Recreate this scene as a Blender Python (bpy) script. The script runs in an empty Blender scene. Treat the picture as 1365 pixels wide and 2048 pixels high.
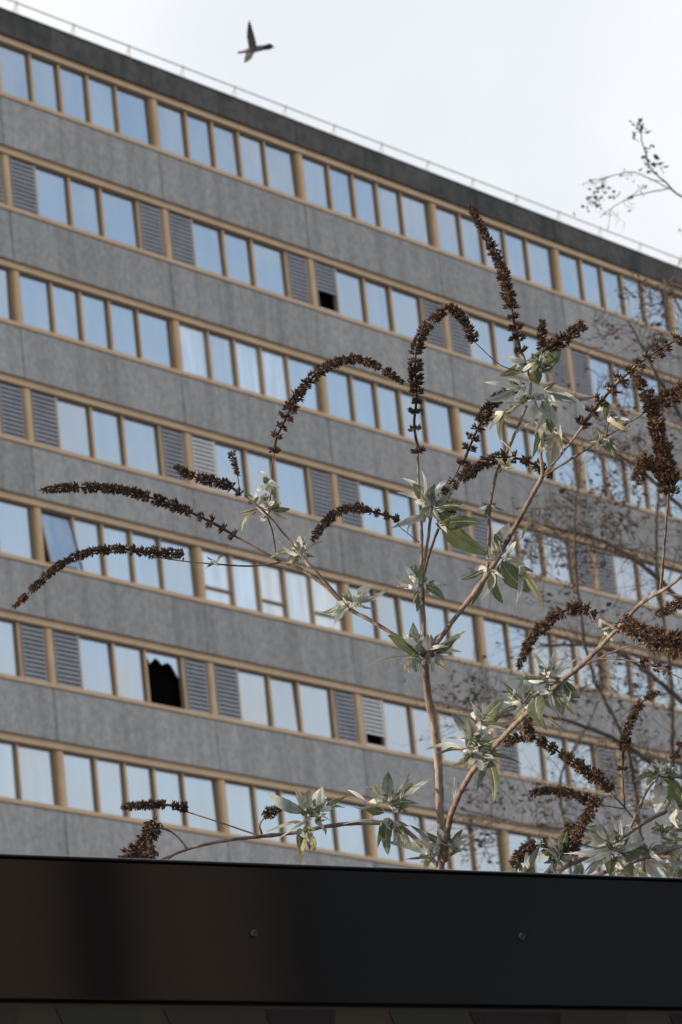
import bpy, math, random
from mathutils import Vector, Matrix
R_ = random.Random(7)
sc = bpy.context.scene
COL = sc.collection

# ------------------------------------------------------------------ camera
F, CX, CY = 9294.18, 682.5, 1024.0           # focal length in photo pixels
ROT = [[0.565201290908325, 0.10420287856086363, -0.8183454410303712],
       [0.15119616373216777, 0.9621023075777132, 0.22693362427440045],
       [0.8109791741026635, -0.251993868681897, 0.5280263907405505]]
CAM = Vector((0, 0, 1.6))
def axis(r): return Vector((r[0], r[2], -r[1]))
AX, AY, AZ = axis(ROT[0]), axis(ROT[1]), axis(ROT[2])      # right, down, forward
FOCUS = 7.25
cd = bpy.data.cameras.new('camera'); cam = bpy.data.objects.new('camera', cd); COL.objects.link(cam)
m = Matrix((( AX.x, -AY.x, -AZ.x, CAM.x), (AX.y, -AY.y, -AZ.y, CAM.y), (AX.z, -AY.z, -AZ.z, CAM.z), (0, 0, 0, 1)))
cam.matrix_world = m
cd.sensor_fit = 'VERTICAL'; cd.sensor_height = 36; cd.sensor_width = 24
cd.lens = F / 2048 * 36
cd.clip_start = .1; cd.clip_end = 5000
cd.dof.use_dof = True; cd.dof.focus_distance = FOCUS; cd.dof.aperture_fstop = 27
sc.camera = cam

# ------------------------------------------------------------------ light
LEFT = Vector((-AX.x, -AX.y, 0)).normalized(); FWD = Vector((AZ.x, AZ.y, 0)).normalized()
sa, se = math.radians(-5), math.radians(15)
SUN = (LEFT * math.cos(sa) + FWD * math.sin(sa)) * math.cos(se) + Vector((0, 0, math.sin(se)))
sl = bpy.data.lights.new('sun', 'SUN'); sl.energy = 5.0; sl.angle = math.radians(.5); sl.color = (1, .78, .56)
so = bpy.data.objects.new('sun', sl); COL.objects.link(so); so.rotation_euler = SUN.to_track_quat('Z', 'Y').to_euler()
so.location = (0, 0, 60)

def nn(nt, t, **kw):
    n = nt.nodes.new(t)
    for k, v in kw.items():
        if k.startswith('i_'):
            key = k[2:]; n.inputs[int(key) if key.isdigit() else key.replace('_', ' ')].default_value = v
        else: setattr(n, k, v)
    return n
w = bpy.data.worlds.new('World'); sc.world = w; w.use_nodes = True; nt = w.node_tree; nt.nodes.clear()
L = nt.links.new
def wmath(op, a, b=None, clamp=False):
    n = nn(nt, 'ShaderNodeMath', operation=op, use_clamp=clamp)
    for i, v in enumerate((a, b)):
        if v is None: continue
        if isinstance(v, (int, float)): n.inputs[i].default_value = v
        else: L(v, n.inputs[i])
    return n.outputs[0]
tc = nn(nt, 'ShaderNodeTexCoord')
sky = nn(nt, 'ShaderNodeTexSky', sky_type='NISHITA'); sky.sun_disc = False
sky.sun_elevation = se; sky.sun_rotation = math.atan2(SUN.x, SUN.y); sky.air_density = 1.0; sky.dust_density = .6; sky.ozone_density = 2
REFH = Vector((.811, -.528, 0)).normalized()
dot = nn(nt, 'ShaderNodeVectorMath', operation='DOT_PRODUCT'); L(tc.outputs['Generated'], dot.inputs[0]); dot.inputs[1].default_value = REFH
sep = nn(nt, 'ShaderNodeSeparateXYZ'); L(tc.outputs['Generated'], sep.inputs[0])
n1 = nn(nt, 'ShaderNodeTexNoise', i_Scale=44.0, i_Detail=5.0, i_Roughness=.5, i_Distortion=.3); L(tc.outputs['Generated'], n1.inputs['Vector'])
n2 = nn(nt, 'ShaderNodeTexNoise', i_Scale=9.0, i_Detail=3.0, i_Roughness=.5); L(tc.outputs['Generated'], n2.inputs['Vector'])
# a gap of blue in the cloud over the street side, thinning towards the horizon
az = wmath('MULTIPLY', wmath('SUBTRACT', dot.outputs['Value'], .74), 6.0, True)
el = wmath('MULTIPLY', wmath('SUBTRACT', sep.outputs['Z'], .07), 4.2, True)
gap = wmath('MULTIPLY', wmath('ADD', el, wmath('MULTIPLY', wmath('SUBTRACT', .47, n1.outputs['Fac']), 2.6)), az, True)
fac = wmath('SUBTRACT', 1.0, gap, True)
cr = nn(nt, 'ShaderNodeValToRGB'); L(n2.outputs['Fac'], cr.inputs[0])
cr.color_ramp.elements[0].position = .33; cr.color_ramp.elements[0].color = (.74, .78, .82, 1)
cr.color_ramp.elements[1].position = .66; cr.color_ramp.elements[1].color = (.90, .905, .93, 1)
sc8 = nn(nt, 'ShaderNodeVectorMath', operation='SCALE'); L(cr.outputs[0], sc8.inputs[0])
df = nn(nt, 'ShaderNodeVectorMath', operation='DOT_PRODUCT'); L(tc.outputs['Generated'], df.inputs[0]); df.inputs[1].default_value = FWD
br = nn(nt, 'ShaderNodeMapRange'); L(df.outputs['Value'], br.inputs[0]); br.inputs[1].default_value = -.4; br.inputs[2].default_value = .75
br.inputs[3].default_value = 4.9; br.inputs[4].default_value = 6.6; L(br.outputs[0], sc8.inputs['Scale'])       # dimming added behind the camera to deepen shade on the bushes
skm = nn(nt, 'ShaderNodeVectorMath', operation='MULTIPLY'); L(sky.outputs[0], skm.inputs[0]); skm.inputs[1].default_value = (1.65, 1.32, 1.16)
mx = nn(nt, 'ShaderNodeMix', data_type='RGBA'); L(fac, mx.inputs[0]); L(skm.outputs[0], mx.inputs[6]); L(sc8.outputs[0], mx.inputs[7])
bg = nn(nt, 'ShaderNodeBackground'); bg.inputs['Strength'].default_value = .15; L(mx.outputs[2], bg.inputs['Color'])
wo = nn(nt, 'ShaderNodeOutputWorld'); L(bg.outputs[0], wo.inputs[0])
sc.view_settings.view_transform = 'Standard'; sc.view_settings.look = 'None'
sc.view_settings.exposure = 0.2; sc.view_settings.gamma = 1.0
sc.render.engine = 'CYCLES'
sc.cycles.max_bounces = 6; sc.cycles.transparent_max_bounces = 8

# ------------------------------------------------------------------ helpers
def P(x, y, z):
    """a point seen at photo pixel x,y lying z metres away along the view axis"""
    return CAM + AX * ((x - CX) / F * z) + AY * ((y - CY) / F * z) + AZ * z
def mat(name, c, rough=.7, spec=.4, metal=0):
    mm = bpy.data.materials.new(name); mm.use_nodes = True; b = mm.node_tree.nodes['Principled BSDF']
    b.inputs['Base Color'].default_value = (*c, 1); b.inputs['Roughness'].default_value = rough
    b.inputs['Specular IOR Level'].default_value = spec; b.inputs['Metallic'].default_value = metal
    return mm
def vary(mm, c1, c2, scale, detail=4, stretch=(1, 1, 1), bump=0, coord='Object', lo=.35, hi=.65, c3=None, scale3=3, stretch3=(1, 1, 1), amt3=.5, lo3=.45, hi3=.7):
    t_ = mm.node_tree; b = t_.nodes['Principled BSDF']; l = t_.links.new
    tc_ = nn(t_, 'ShaderNodeTexCoord'); geo = nn(t_, 'ShaderNodeNewGeometry')
    src = tc_.outputs['Object'] if coord == 'Object' else geo.outputs['Position']
    mp = nn(t_, 'ShaderNodeMapping'); mp.inputs['Scale'].default_value = stretch; l(src, mp.inputs[0])
    no = nn(t_, 'ShaderNodeTexNoise', i_Scale=scale, i_Detail=detail, i_Roughness=.6); l(mp.outputs[0], no.inputs['Vector'])
    rp = nn(t_, 'ShaderNodeValToRGB'); rp.color_ramp.elements[0].position = lo; rp.color_ramp.elements[1].position = hi
    rp.color_ramp.elements[0].color = (*c1, 1); rp.color_ramp.elements[1].color = (*c2, 1); l(no.outputs['Fac'], rp.inputs[0])
    out = rp.outputs[0]
    if c3:
        mp3 = nn(t_, 'ShaderNodeMapping'); mp3.inputs['Scale'].default_value = stretch3; l(src, mp3.inputs[0])
        n3 = nn(t_, 'ShaderNodeTexNoise', i_Scale=scale3, i_Detail=5, i_Roughness=.65); l(mp3.outputs[0], n3.inputs['Vector'])
        r3 = nn(t_, 'ShaderNodeMapRange'); l(n3.outputs['Fac'], r3.inputs[0])
        r3.inputs[1].default_value = lo3; r3.inputs[2].default_value = hi3; r3.inputs[3].default_value = 0; r3.inputs[4].default_value = amt3
        m3 = nn(t_, 'ShaderNodeMix', data_type='RGBA'); l(r3.outputs[0], m3.inputs[0]); l(out, m3.inputs[6]); m3.inputs[7].default_value = (*c3, 1); out = m3.outputs[2]
    l(out, b.inputs['Base Color'])
    if bump:
        bp = nn(t_, 'ShaderNodeBump', i_Strength=bump, i_Distance=.02); l(no.outputs['Fac'], bp.inputs['Height']); l(bp.outputs[0], b.inputs['Normal'])
    return mm

class MB:
    def __init__(s): s.v = []; s.f = []; s.mi = []; s.sm = []
    def add(s, vs, fs, mi=0, smooth=False):
        k = len(s.v); s.v += [tuple(q) for q in vs]
        for f in fs: s.f.append([k + i for i in f]); s.mi.append(mi); s.sm.append(smooth)
    def box(s, a, b, mi=0, fn=None):
        (x0, y0, z0), (x1, y1, z1) = a, b
        vs = [(x0,y0,z0),(x1,y0,z0),(x1,y1,z0),(x0,y1,z0),(x0,y0,z1),(x1,y0,z1),(x1,y1,z1),(x0,y1,z1)]
        if fn: vs = [fn(*q) for q in vs]
        s.add(vs, [(0,3,2,1),(4,5,6,7),(0,1,5,4),(1,2,6,5),(2,3,7,6),(3,0,4,7)], mi)
    def tube(s, pts, rad, n=8, mi=0, cap=True):
        pts = [Vector(p) for p in pts]; k0 = len(s.v); up = None
        for i, p in enumerate(pts):
            d = (pts[min(i+1, len(pts)-1)] - pts[max(i-1, 0)])
            d = d.normalized() if d.length > 1e-9 else Vector((0, 0, 1))
            if up is None:
                up = d.orthogonal().normalized()
            up = (up - d * up.dot(d)); up = up.normalized() if up.length > 1e-6 else d.orthogonal().normalized()
            sd = d.cross(up); r = rad[i] if hasattr(rad, '__len__') else rad
            for j in range(n):
                a = 2*math.pi*j/n; s.v.append(tuple(p + (up*math.cos(a) + sd*math.sin(a))*r))
        for i in range(len(pts)-1):
            for j in range(n):
                a = k0+i*n+j; b = k0+i*n+(j+1) % n
                s.f.append([a, b, b+n, a+n]); s.mi.append(mi); s.sm.append(True)
        if cap:
            s.f.append([k0+j for j in range(n)][::-1]); s.mi.append(mi); s.sm.append(False)
            e = k0+(len(pts)-1)*n; s.f.append([e+j for j in range(n)]); s.mi.append(mi); s.sm.append(False)
    def build(s, name, mats, parent=None, loc=None):
        me = bpy.data.meshes.new(name)
        off = Vector(loc) if loc is not None else Vector((0, 0, 0))
        base = parent_world(parent) + off if parent is not None else off
        me.from_pydata([tuple(Vector(q) - base) for q in s.v], [], s.f)
        if not isinstance(mats, (list, tuple)): mats = [mats]
        for q in mats: me.materials.append(q)
        me.polygons.foreach_set('material_index', s.mi); me.polygons.foreach_set('use_smooth', s.sm); me.update()
        o = bpy.data.objects.new(name, me); COL.objects.link(o)
        if parent is not None: o.parent = parent
        o.location = off
        return o
def parent_world(o):
    v = Vector((0, 0, 0))
    while o is not None: v += o.location; o = o.parent
    return v
def empty(name, loc, label=None, cat=None, group=None):
    o = bpy.data.objects.new(name, None); COL.objects.link(o); o.location = loc; o.empty_display_size = .3
    tag(o, label, cat, group); return o
def tag(o, label=None, cat=None, group=None, kind=None):
    if label: o['label'] = label
    if cat: o['category'] = cat
    if group: o['group'] = group
    if kind: o['kind'] = kind
    return o
def spline(pts, step):
    """Catmull-Rom through pts (tuples of any length), resampled every ~step"""
    pts = [tuple(map(float, p)) for p in pts]
    if len(pts) == 2: ext = [pts[0]] + pts + [pts[1]]
    else: ext = [tuple(2*a-b for a, b in zip(pts[0], pts[1]))] + pts + [tuple(2*a-b for a, b in zip(pts[-1], pts[-2]))]
    out = []
    for i in range(1, len(ext)-2):
        p0, p1, p2, p3 = ext[i-1:i+3]
        n = max(2, int(math.hypot(p2[0]-p1[0], p2[1]-p1[1]) / step))
        for k in range(n):
            t_ = k/n
            out.append(tuple(.5*((2*b)+(-a+c)*t_+(2*a-5*b+4*c-d)*t_*t_+(-a+3*b-3*c+d)*t_**3) for a, b, c, d in zip(p0, p1, p2, p3)))
    out.append(pts[-1]); return out

# ------------------------------------------------------------------ ground
mg = vary(mat('paving', (.18, .17, .16), .9), (.14, .135, .13), (.22, .21, .2), 3, coord='Position')
g = MB(); g.add([(-900, -900, 0), (900, -900, 0), (900, 900, 0), (-900, 900, 0)], [(0, 1, 2, 3)])
tag(g.build('ground', mg), kind='structure')

# ------------------------------------------------------------------ office block
WB, FL, HG = 7.218, 3.3, 1.4406
BX, BY, BZ = 95.2315, 71.4256, 46.6236
concrete = vary(mat('concrete', (.3, .3, .3), .9, .25), (.37, .375, .375), (.52, .52, .52), 5.5, 8, bump=.5, coord='Position',
                c3=(.20, .205, .20), scale3=1.0, stretch3=(1.7, 1.7, .13), amt3=.5, lo3=.44, hi3=.70)
def panel_extra(mm, x_mid, half):
    t_ = mm.node_tree; l = t_.links.new; b = t_.nodes['Principled BSDF']; src = b.inputs['Base Color'].links[0].from_socket
    tc_ = nn(t_, 'ShaderNodeTexCoord'); sp = nn(t_, 'ShaderNodeSeparateXYZ'); l(tc_.outputs['Object'], sp.inputs[0]); oi = nn(t_, 'ShaderNodeObjectInfo')
    def mth(op, a, b_, cl=False):
        n = nn(t_, 'ShaderNodeMath', operation=op, use_clamp=cl)
        for i, v in enumerate((a, b_)):
            if isinstance(v, (int, float)): n.inputs[i].default_value = v
            elif v is not None: l(v, n.inputs[i])
        return n.outputs[0]
    geo = nn(t_, 'ShaderNodeNewGeometry'); no = nn(t_, 'ShaderNodeTexNoise', i_Scale=1.1, i_Detail=4.0); l(geo.outputs['Position'], no.inputs['Vector'])
    e = mth('ABSOLUTE', mth('SUBTRACT', sp.outputs['X'], x_mid), None)
    e = mth('MULTIPLY', mth('SUBTRACT', e, half-.13), 8.0, True)                       # run-off stain beside each joint
    e = mth('MULTIPLY', e, mth('MULTIPLY', mth('SUBTRACT', no.outputs['Fac'], .32), 2.6, True))
    val = mth('SUBTRACT', mth('ADD', .90, mth('MULTIPLY', oi.outputs['Random'], .16)), mth('MULTIPLY', e, .34))
    vm = nn(t_, 'ShaderNodeVectorMath', operation='SCALE'); l(src, vm.inputs[0]); l(val, vm.inputs['Scale']); l(vm.outputs[0], b.inputs['Base Color'])
panel_extra(concrete, 3*7.218 - .295 + 3.594, 3.594)
parap = vary(mat('parapet_concrete', (.1, .1, .1), .95, .2), (.095, .092, .092), (.155, .147, .147), 3.5, 8, bump=.4, coord='Position',
             c3=(.045, .055, .05), scale3=.9, stretch3=(.8, .8, .35), amt3=.8)
joint = mat('joint', (.035, .036, .038), .95, .1)
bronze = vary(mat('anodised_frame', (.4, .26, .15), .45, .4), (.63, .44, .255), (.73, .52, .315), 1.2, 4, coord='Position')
bronze2 = mat('frame_shade_profile', (.27, .20, .13), .6, .3)  # darker frame copy, shade of undersides and flanks put into the colour
slat_m = vary(mat('louvre_slat', (.3, .31, .34), .5, .4), (.37, .39, .43), (.46, .48, .52), 1.5, 3, coord='Position')
slat_w = mat('louvre_white', (.88, .88, .90), .5, .4)
dark = mat('dark_room', (.004, .004, .004), 1, 0)  # near-black colour stands in for the shade of unlit rooms
def glassmat(name, diff, refl, tint=(.93, .97, 1.0)):
    mm = bpy.data.materials.new(name); mm.use_nodes = True; t_ = mm.node_tree; t_.nodes.clear(); l = t_.links.new
    d = nn(t_, 'ShaderNodeBsdfDiffuse'); g_ = nn(t_, 'ShaderNodeBsdfGlossy', i_Roughness=.02); g_.inputs['Color'].default_value = (*tint, 1)
    tc_ = nn(t_, 'ShaderNodeNewGeometry'); no = nn(t_, 'ShaderNodeTexNoise', i_Scale=.9, i_Detail=2.0); l(tc_.outputs['Position'], no.inputs['Vector'])
    mpp = nn(t_, 'ShaderNodeMapping'); mpp.inputs['Scale'].default_value = (2.2, 2.2, .3); l(tc_.outputs['Position'], mpp.inputs[0])
    nd = nn(t_, 'ShaderNodeTexNoise', i_Scale=1.3, i_Detail=3.0); l(mpp.outputs[0], nd.inputs['Vector'])
    rp = nn(t_, 'ShaderNodeValToRGB'); rp.color_ramp.elements[0].position = .35; rp.color_ramp.elements[1].position = .65
    rp.color_ramp.elements[0].color = (*[q*.5 for q in diff], 1); rp.color_ramp.elements[1].color = (*diff, 1); l(nd.outputs['Fac'], rp.inputs[0]); l(rp.outputs[0], d.inputs['Color'])
    bp = nn(t_, 'ShaderNodeBump', i_Strength=.35, i_Distance=.006); l(no.outputs['Fac'], bp.inputs['Height']); l(bp.outputs[0], g_.inputs['Normal'])
    mxx = nn(t_, 'ShaderNodeMixShader', i_0=refl); l(d.outputs[0], mxx.inputs[1]); l(g_.outputs[0], mxx.inputs[2])
    o = nn(t_, 'ShaderNodeOutputMaterial'); l(mxx.outputs[0], o.inputs[0]); return mm
glass = glassmat('window_glass', (.12, .15, .18), .50)
glass_b = glassmat('window_glass_over_blind', (.30, .34, .38), .48)
glass_c = glassmat('window_glass_over_curtain', (.86, .89, .92), .48)

C0, C1 = -3, 8                                  # bays built
office = empty('office_block', (BX + C0*WB, BY, 0), 'long grey concrete office block with rows of gold framed windows and a dark parapet', 'building')
U0, U1 = C0*WB - .3, C1*WB
def W(u, z, v): return (u + BX, z + BY, BZ - v)   # along facade, into building, down from top glass line
# core wall (behind everything), lower storeys
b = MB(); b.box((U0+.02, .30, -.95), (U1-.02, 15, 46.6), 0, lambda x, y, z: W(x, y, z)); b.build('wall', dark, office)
b = MB()
b.box((U0+.01, 2.0, -1.0), (U1-.01, 14.99, -.955), 0, W); b.build('roof', joint, office)
# parapet made of one run with joints
b = MB()
for c in range(C0, C1):
    b.box((c*WB - .28, -.10, -1.04), (c*WB + WB - .31, .29, -.33), 0, W)
    b.box((c*WB - .28, -.13, -1.07), (c*WB + WB - .31, .30, -1.042), 0, W)
b.build('parapet', parap, office)
# side wall panels of the visible end
b = MB(); b.box((U0-.2, .31, -1.03), (U0, 15.02, 46.6), 0, W); b.box((U1, .31, -1.03), (U1+.2, 15.02, 46.6), 0, W); b.build('end_wall', concrete, office)
NR = 8
sp_mesh = None
for r in range(NR):
    for c in range(C0, C1):
        if sp_mesh is None:
            b = MB()
            b.box((-.28, -.10, HG+.145), (WB-.31, .28, FL-.33), 0, W)
            o = b.build('spandrel_panel', concrete, office); sp_mesh = o.data
            base = o.location.copy()
            # re-centre: the mesh is made for bay (0,0)
            o.location = base + Vector((c*WB, 0, -r*FL)); first = base
        else:
            o = bpy.data.objects.new('spandrel_panel', sp_mesh); COL.objects.link(o); o.parent = office
            o.location = first + Vector((c*WB, 0, -r*FL))
LUV = (.013, .158); LUV2 = (.822, .953)
MA = (.200, .378, .558, .740); PEND = .957
MBs = (.163, .376, .573, .808)
def frame_mesh(kind, name):
    b = MB(); x1 = WB-.31
    # top rail: two stepped profiles, sill, post on the left of the bay
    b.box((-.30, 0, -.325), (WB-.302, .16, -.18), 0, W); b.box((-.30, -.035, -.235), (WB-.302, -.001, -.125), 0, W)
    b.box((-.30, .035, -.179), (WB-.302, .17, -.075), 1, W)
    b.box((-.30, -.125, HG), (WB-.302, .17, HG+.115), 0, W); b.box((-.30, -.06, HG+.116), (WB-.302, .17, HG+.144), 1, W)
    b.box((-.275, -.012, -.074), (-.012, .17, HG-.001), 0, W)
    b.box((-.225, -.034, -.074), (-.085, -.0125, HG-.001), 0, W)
    b.box((-.345, .05, -.073), (-.296, .17, HG-.002), 1, W) if False else None
    for i, mq in enumerate(MA if kind == 'A' else MBs):
        u = mq*WB; ww = .026 if (kind == 'A' and i == 3) else .042
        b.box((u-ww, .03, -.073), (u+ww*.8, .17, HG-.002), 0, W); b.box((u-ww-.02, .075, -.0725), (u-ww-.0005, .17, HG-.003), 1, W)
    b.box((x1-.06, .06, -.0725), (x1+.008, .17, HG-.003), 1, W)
    return b
def glaz(kind, c, r, special):
    """each pane is a real sheet with its own slight tilt"""
    b = MB(); z = .12
    ed = [0.0] + list(MA) + [PEND] if kind == 'A' else list(MBs)
    for i in range(len(ed)-1):
        u0, u1 = ed[i]*WB + .02, ed[i+1]*WB - .02
        t1, t2 = R_.gauss(0, .003), R_.gauss(0, .005)
        v0, v1 = -.07, HG-.005
        mi = 0
        q = R_.random()
        if q < .05: mi = 1
        if (r, c) == (2, 1): mi = 2 if i in (0, 2, 3) else 1
        if (r, c) == (4, 1): mi = 2
        if (r, c) == (4, 0) : mi = 1 if i else 0
        if (r, c) == (6, -1): mi = 1
        sp = special.get(i)
        def sheet(u0, u1, v0, v1, mi, dz=0.0):
            h = (v1-v0)/2; wd = (u1-u0)/2
            cs = [(u0, z - wd*t1 - h*t2 + dz*0, v0), (u1, z + wd*t1 - h*t2, v0), (u1, z + wd*t1 + h*t2 - dz, v1), (u0, z - wd*t1 + h*t2 - dz, v1)]
            b.add([W(*q) for q in cs] + [W(q[0], q[1]+.008, q[2]) for q in cs], [(0, 3, 2, 1), (4, 5, 6, 7), (0, 1, 5, 4), (1, 2, 6, 5), (2, 3, 7, 6), (3, 0, 4, 7)], mi)
        if sp == 'broken':
            n = 12; prof = [.30, .16, .34, .22, .13, .20, .30, .24, .20, .26, .42, .62, .5]
            top = [(u0+(u1-u0)*k/n, z, v0) for k in range(n+1)]; bot = [(u0+(u1-u0)*k/n, z, v0+(v1-v0)*prof[k]*.62) for k in range(n+1)]
            b.add([W(*q) for q in top+bot], [(k, k+n+1, k+n+2, k+1) for k in range(n)], 1)
            for sgn, uu in ((1, u0), (-1, u1)):      # jagged slivers left in the sides and the foot of the frame
                pr = [.10, .05, .03, .07, .02, .045, .03, .06]
                e = [(uu, z, v0+(v1-v0)*(.2+.8*k/7)) for k in range(8)]; f_ = [(uu+sgn*pr[k]*.7, z, v0+(v1-v0)*(.2+.8*k/7)) for k in range(8)]
                b.add([W(*q) for q in e+f_], [(k, k+8, k+9, k+1) for k in range(7)], 1)
            continue
        if sp == 'transom':
            vm = v0 + (v1-v0)*.70
            sheet(u0, u1, v0, vm-.03, mi); b.box((u0, .06, vm-.035), (u1, .16, vm+.035), 3, W); sheet(u0, u1, vm+.03, v1, mi); continue
        if sp == 'open':
            sheet(u0+.03, u1-.03, v0+.02, v1-.02, 0, .26)
            s2 = [(u0+.0, u0+.03), (u1-.03, u1)]
            for a_, b_ in s2:
                cs = [(a_, z-.03, v0), (b_, z-.03, v0), (b_, z-.29, v1), (a_, z-.29, v1)]
                b.add([W(*q) for q in cs] + [W(q[0], q[1]+.05, q[2]) for q in cs], [(0, 3, 2, 1), (4, 5, 6, 7), (0, 1, 5, 4), (1, 2, 6, 5), (2, 3, 7, 6), (3, 0, 4, 7)], 3)
            continue
        sheet(u0, u1, v0, v1, mi)
    return b
def louvre(u0, u1, miss=0):
    b = MB(); n = 12; v0, v1 = -.07, HG-.01
    b.box((u0, .14, v0), (u1, .17, v1 if not miss else v0+(v1-v0)*(1-miss)), 1, W)
    for sx in (u0, u1-.025): b.box((sx, .02, v0), (sx+.024, .139, v1), 0, W)
    for k in range(n):
        v = v0 + .03 + (v1-v0-.03)*(k+.1)/n
        if miss and k > n*(1-miss): break
        a = [(u0+.026, .024, v+.070), (u1-.026, .024, v+.070), (u1-.026, .030, v+.002), (u0+.026, .030, v+.002)]
        b.add([W(*q) for q in a] + [W(q[0], q[1]+.004, q[2]) for q in a], [(0, 3, 2, 1), (4, 5, 6, 7), (0, 1, 5, 4), (1, 2, 6, 5), (2, 3, 7, 6), (3, 0, 4, 7)], 0)
    if miss:
        b.box((u0+.03, .06, HG-.13), (u1-.03, .12, HG-.012), 2, W)
    return b
fm = {k: None for k in 'AB'}; lm = [None, None]
for r in range(NR):
    kind = 'A' if r % 2 == 0 else 'B'
    for c in range(C0, C1):
        org = Vector((BX + c*WB, BY, BZ - r*FL)); dlt = Vector((c*WB, 0, -r*FL))
        if fm[kind] is None:
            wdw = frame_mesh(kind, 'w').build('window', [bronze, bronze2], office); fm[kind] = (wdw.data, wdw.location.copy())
        else:
            wdw = bpy.data.objects.new('window', fm[kind][0]); COL.objects.link(wdw); wdw.parent = office
        wdw.location = fm[kind][1] + dlt
        special = {}
        if (r, c) == (5, 0): special = {2: 'broken'}; wdw['label'] = 'window with a smashed black pane'
        if (r, c) == (4, 0): special = {0: 'open'}; wdw['label'] = 'window with its first pane tilted open'
        if (r, c) == (4, 1): special = {0: 'transom', 2: 'transom', 4: 'transom'}; wdw['label'] = 'window with extra cross bars and pale blinds'
        gm = glaz(kind, c, r, special)
        me = bpy.data.meshes.new('glazing'); me.from_pydata([tuple(Vector(q)) for q in gm.v], [], gm.f)
        for q in (glass, glass_b, glass_c, bronze2): me.materials.append(q)
        me.polygons.foreach_set('material_index', gm.mi); me.update()
        go = bpy.data.objects.new('glazing', me); COL.objects.link(go); go.parent = wdw
        go.location = -parent_world(office) - fm[kind][1]      # mesh is in bay (0,0) world coordinates
        if kind == 'B':
            for i, (a, e) in enumerate((LUV, LUV2)):
                spec = None
                if (r, c, i) == (1, 2, 0): spec = ('half open dark louvre', .45, slat_m)
                if (r, c, i) == (3, 1, 0): spec = ('white painted louvre', 0, slat_w)
                if (r, c, i) == (5, 2, 0): spec = ('white louvre with missing lower slats', .28, slat_w)
                if spec or lm[i] is None:
                    lb = louvre(a*WB, e*WB, spec[1] if spec else 0)
                    me = bpy.data.meshes.new('louvre'); me.from_pydata(lb.v, [], lb.f)
                    for q in (spec[2] if spec else slat_m, joint, slat_w): me.materials.append(q)
                    me.polygons.foreach_set('material_index', lb.mi); me.update()
                    if not spec: lm[i] = me
                else: me = lm[i]
                lo = bpy.data.objects.new('louvre', me); COL.objects.link(lo); lo.parent = wdw
                lo.location = -parent_world(office) - fm[kind][1]
                if spec: lo['label'] = spec[0]
# storeys below the eighth, hidden behind the hoarding from the street
b = MB()
for r in range(NR, 14):
    v = r*FL
    b.box((U0+.02, -.05, v-.30), (U1-.02, .29, v-.08), 1, W); b.box((U0+.02, .1, v-.079), (U1-.02, .29, v+HG-.001), 2, W)
    b.box((U0+.02, -.12, v+HG), (U1-.02, .29, v+HG+.12), 1, W); b.box((U0+.02, -.1, v+HG+.121), (U1-.02, .29, v+FL-.301), 0, W)
b.build('lower_storeys', [concrete, bronze, glass], office)
# roof guard rail
galv = mat('galvanised', (.62, .63, .66), .6, .3, 0)
b = MB()
ZR = .8; VT = -1.04 - .95
for k in range(-6, 24):
    u = (.128 + .3595*k)*WB + 1.15
    if u > U1-.5 or u < U0+.3: continue
    b.tube([W(u, ZR, -.95), W(u, ZR, VT)], .020, 6)
    b.tube([W(u, ZR, VT+.02), W(u, ZR+.55, -.98)], .02, 5)
    b.box((u-.035, ZR-.035, VT-.03), (u+.035, ZR+.035, VT+.04), 0, W)
b.tube([W(U0+.3, ZR, VT), W(U1-.4, ZR, VT)], .021, 6); b.tube([W(U0+.3, ZR, VT+.5), W(U1-.4, ZR, VT+.5)], .015, 6)
b.build('guard_rail', galv, office)

# ------------------------------------------------------------------ hoarding
Dh = (AX*12000 + AY*1137 + AZ*9294); Dh.z = 0; Dh.normalize()
Nh = Vector((Dh.y, -Dh.x, 0));                      # towards the street side
if Nh.dot(-AZ) < 0: Nh = -Nh
PL = P(0, 1715, 5.3); HT = 280/F*5.3*1.02
navy = mat('navy_fascia', (.003, .0048, .0078), .075, .5)
mural = [mat('mural_brown', (.040, .032, .023), .6, .25), mat('mural_black', (.012, .010, .010), .6, .25), mat('mural_green', (.026, .030, .024), .6, .25), mat('mural_rust', (.032, .024, .018), .6, .25)]
hoard = empty('hoarding', (PL.x, PL.y, 0), 'dark navy site hoarding with a screwed metal fascia, in front of the bushes', 'fence')
def Hq(s, h, t_): return tuple(PL + Dh*s + Vector((0, 0, h)) + Nh*t_)      # along, up from the top edge, out
b = MB()
b.box((-2.2, -HT, -.05), (4.2, 0, 0), 0, lambda x, y, z: Hq(x, y, z))
b.box((-2.2, .0005, -.058), (4.2, .004, .004), 0, lambda x, y, z: Hq(x, y, z))
o = b.build('fascia', navy, hoard); bv = o.modifiers.new('bevel', 'BEVEL'); bv.width = .0015; bv.segments = 2
b = MB(); b.box((-2.2, -HT-.0035, -.045), (4.2, -HT-.0005, -.012), 0, lambda x, y, z: Hq(x, y, z)); b.build('seam', joint, hoard)
b = MB(); top = -HT-.004; bot = -PL.z + .02
b.box((-2.2, bot, -.04), (4.2, top, -.006), 0, lambda x, y, z: Hq(x, y, z))
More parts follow.
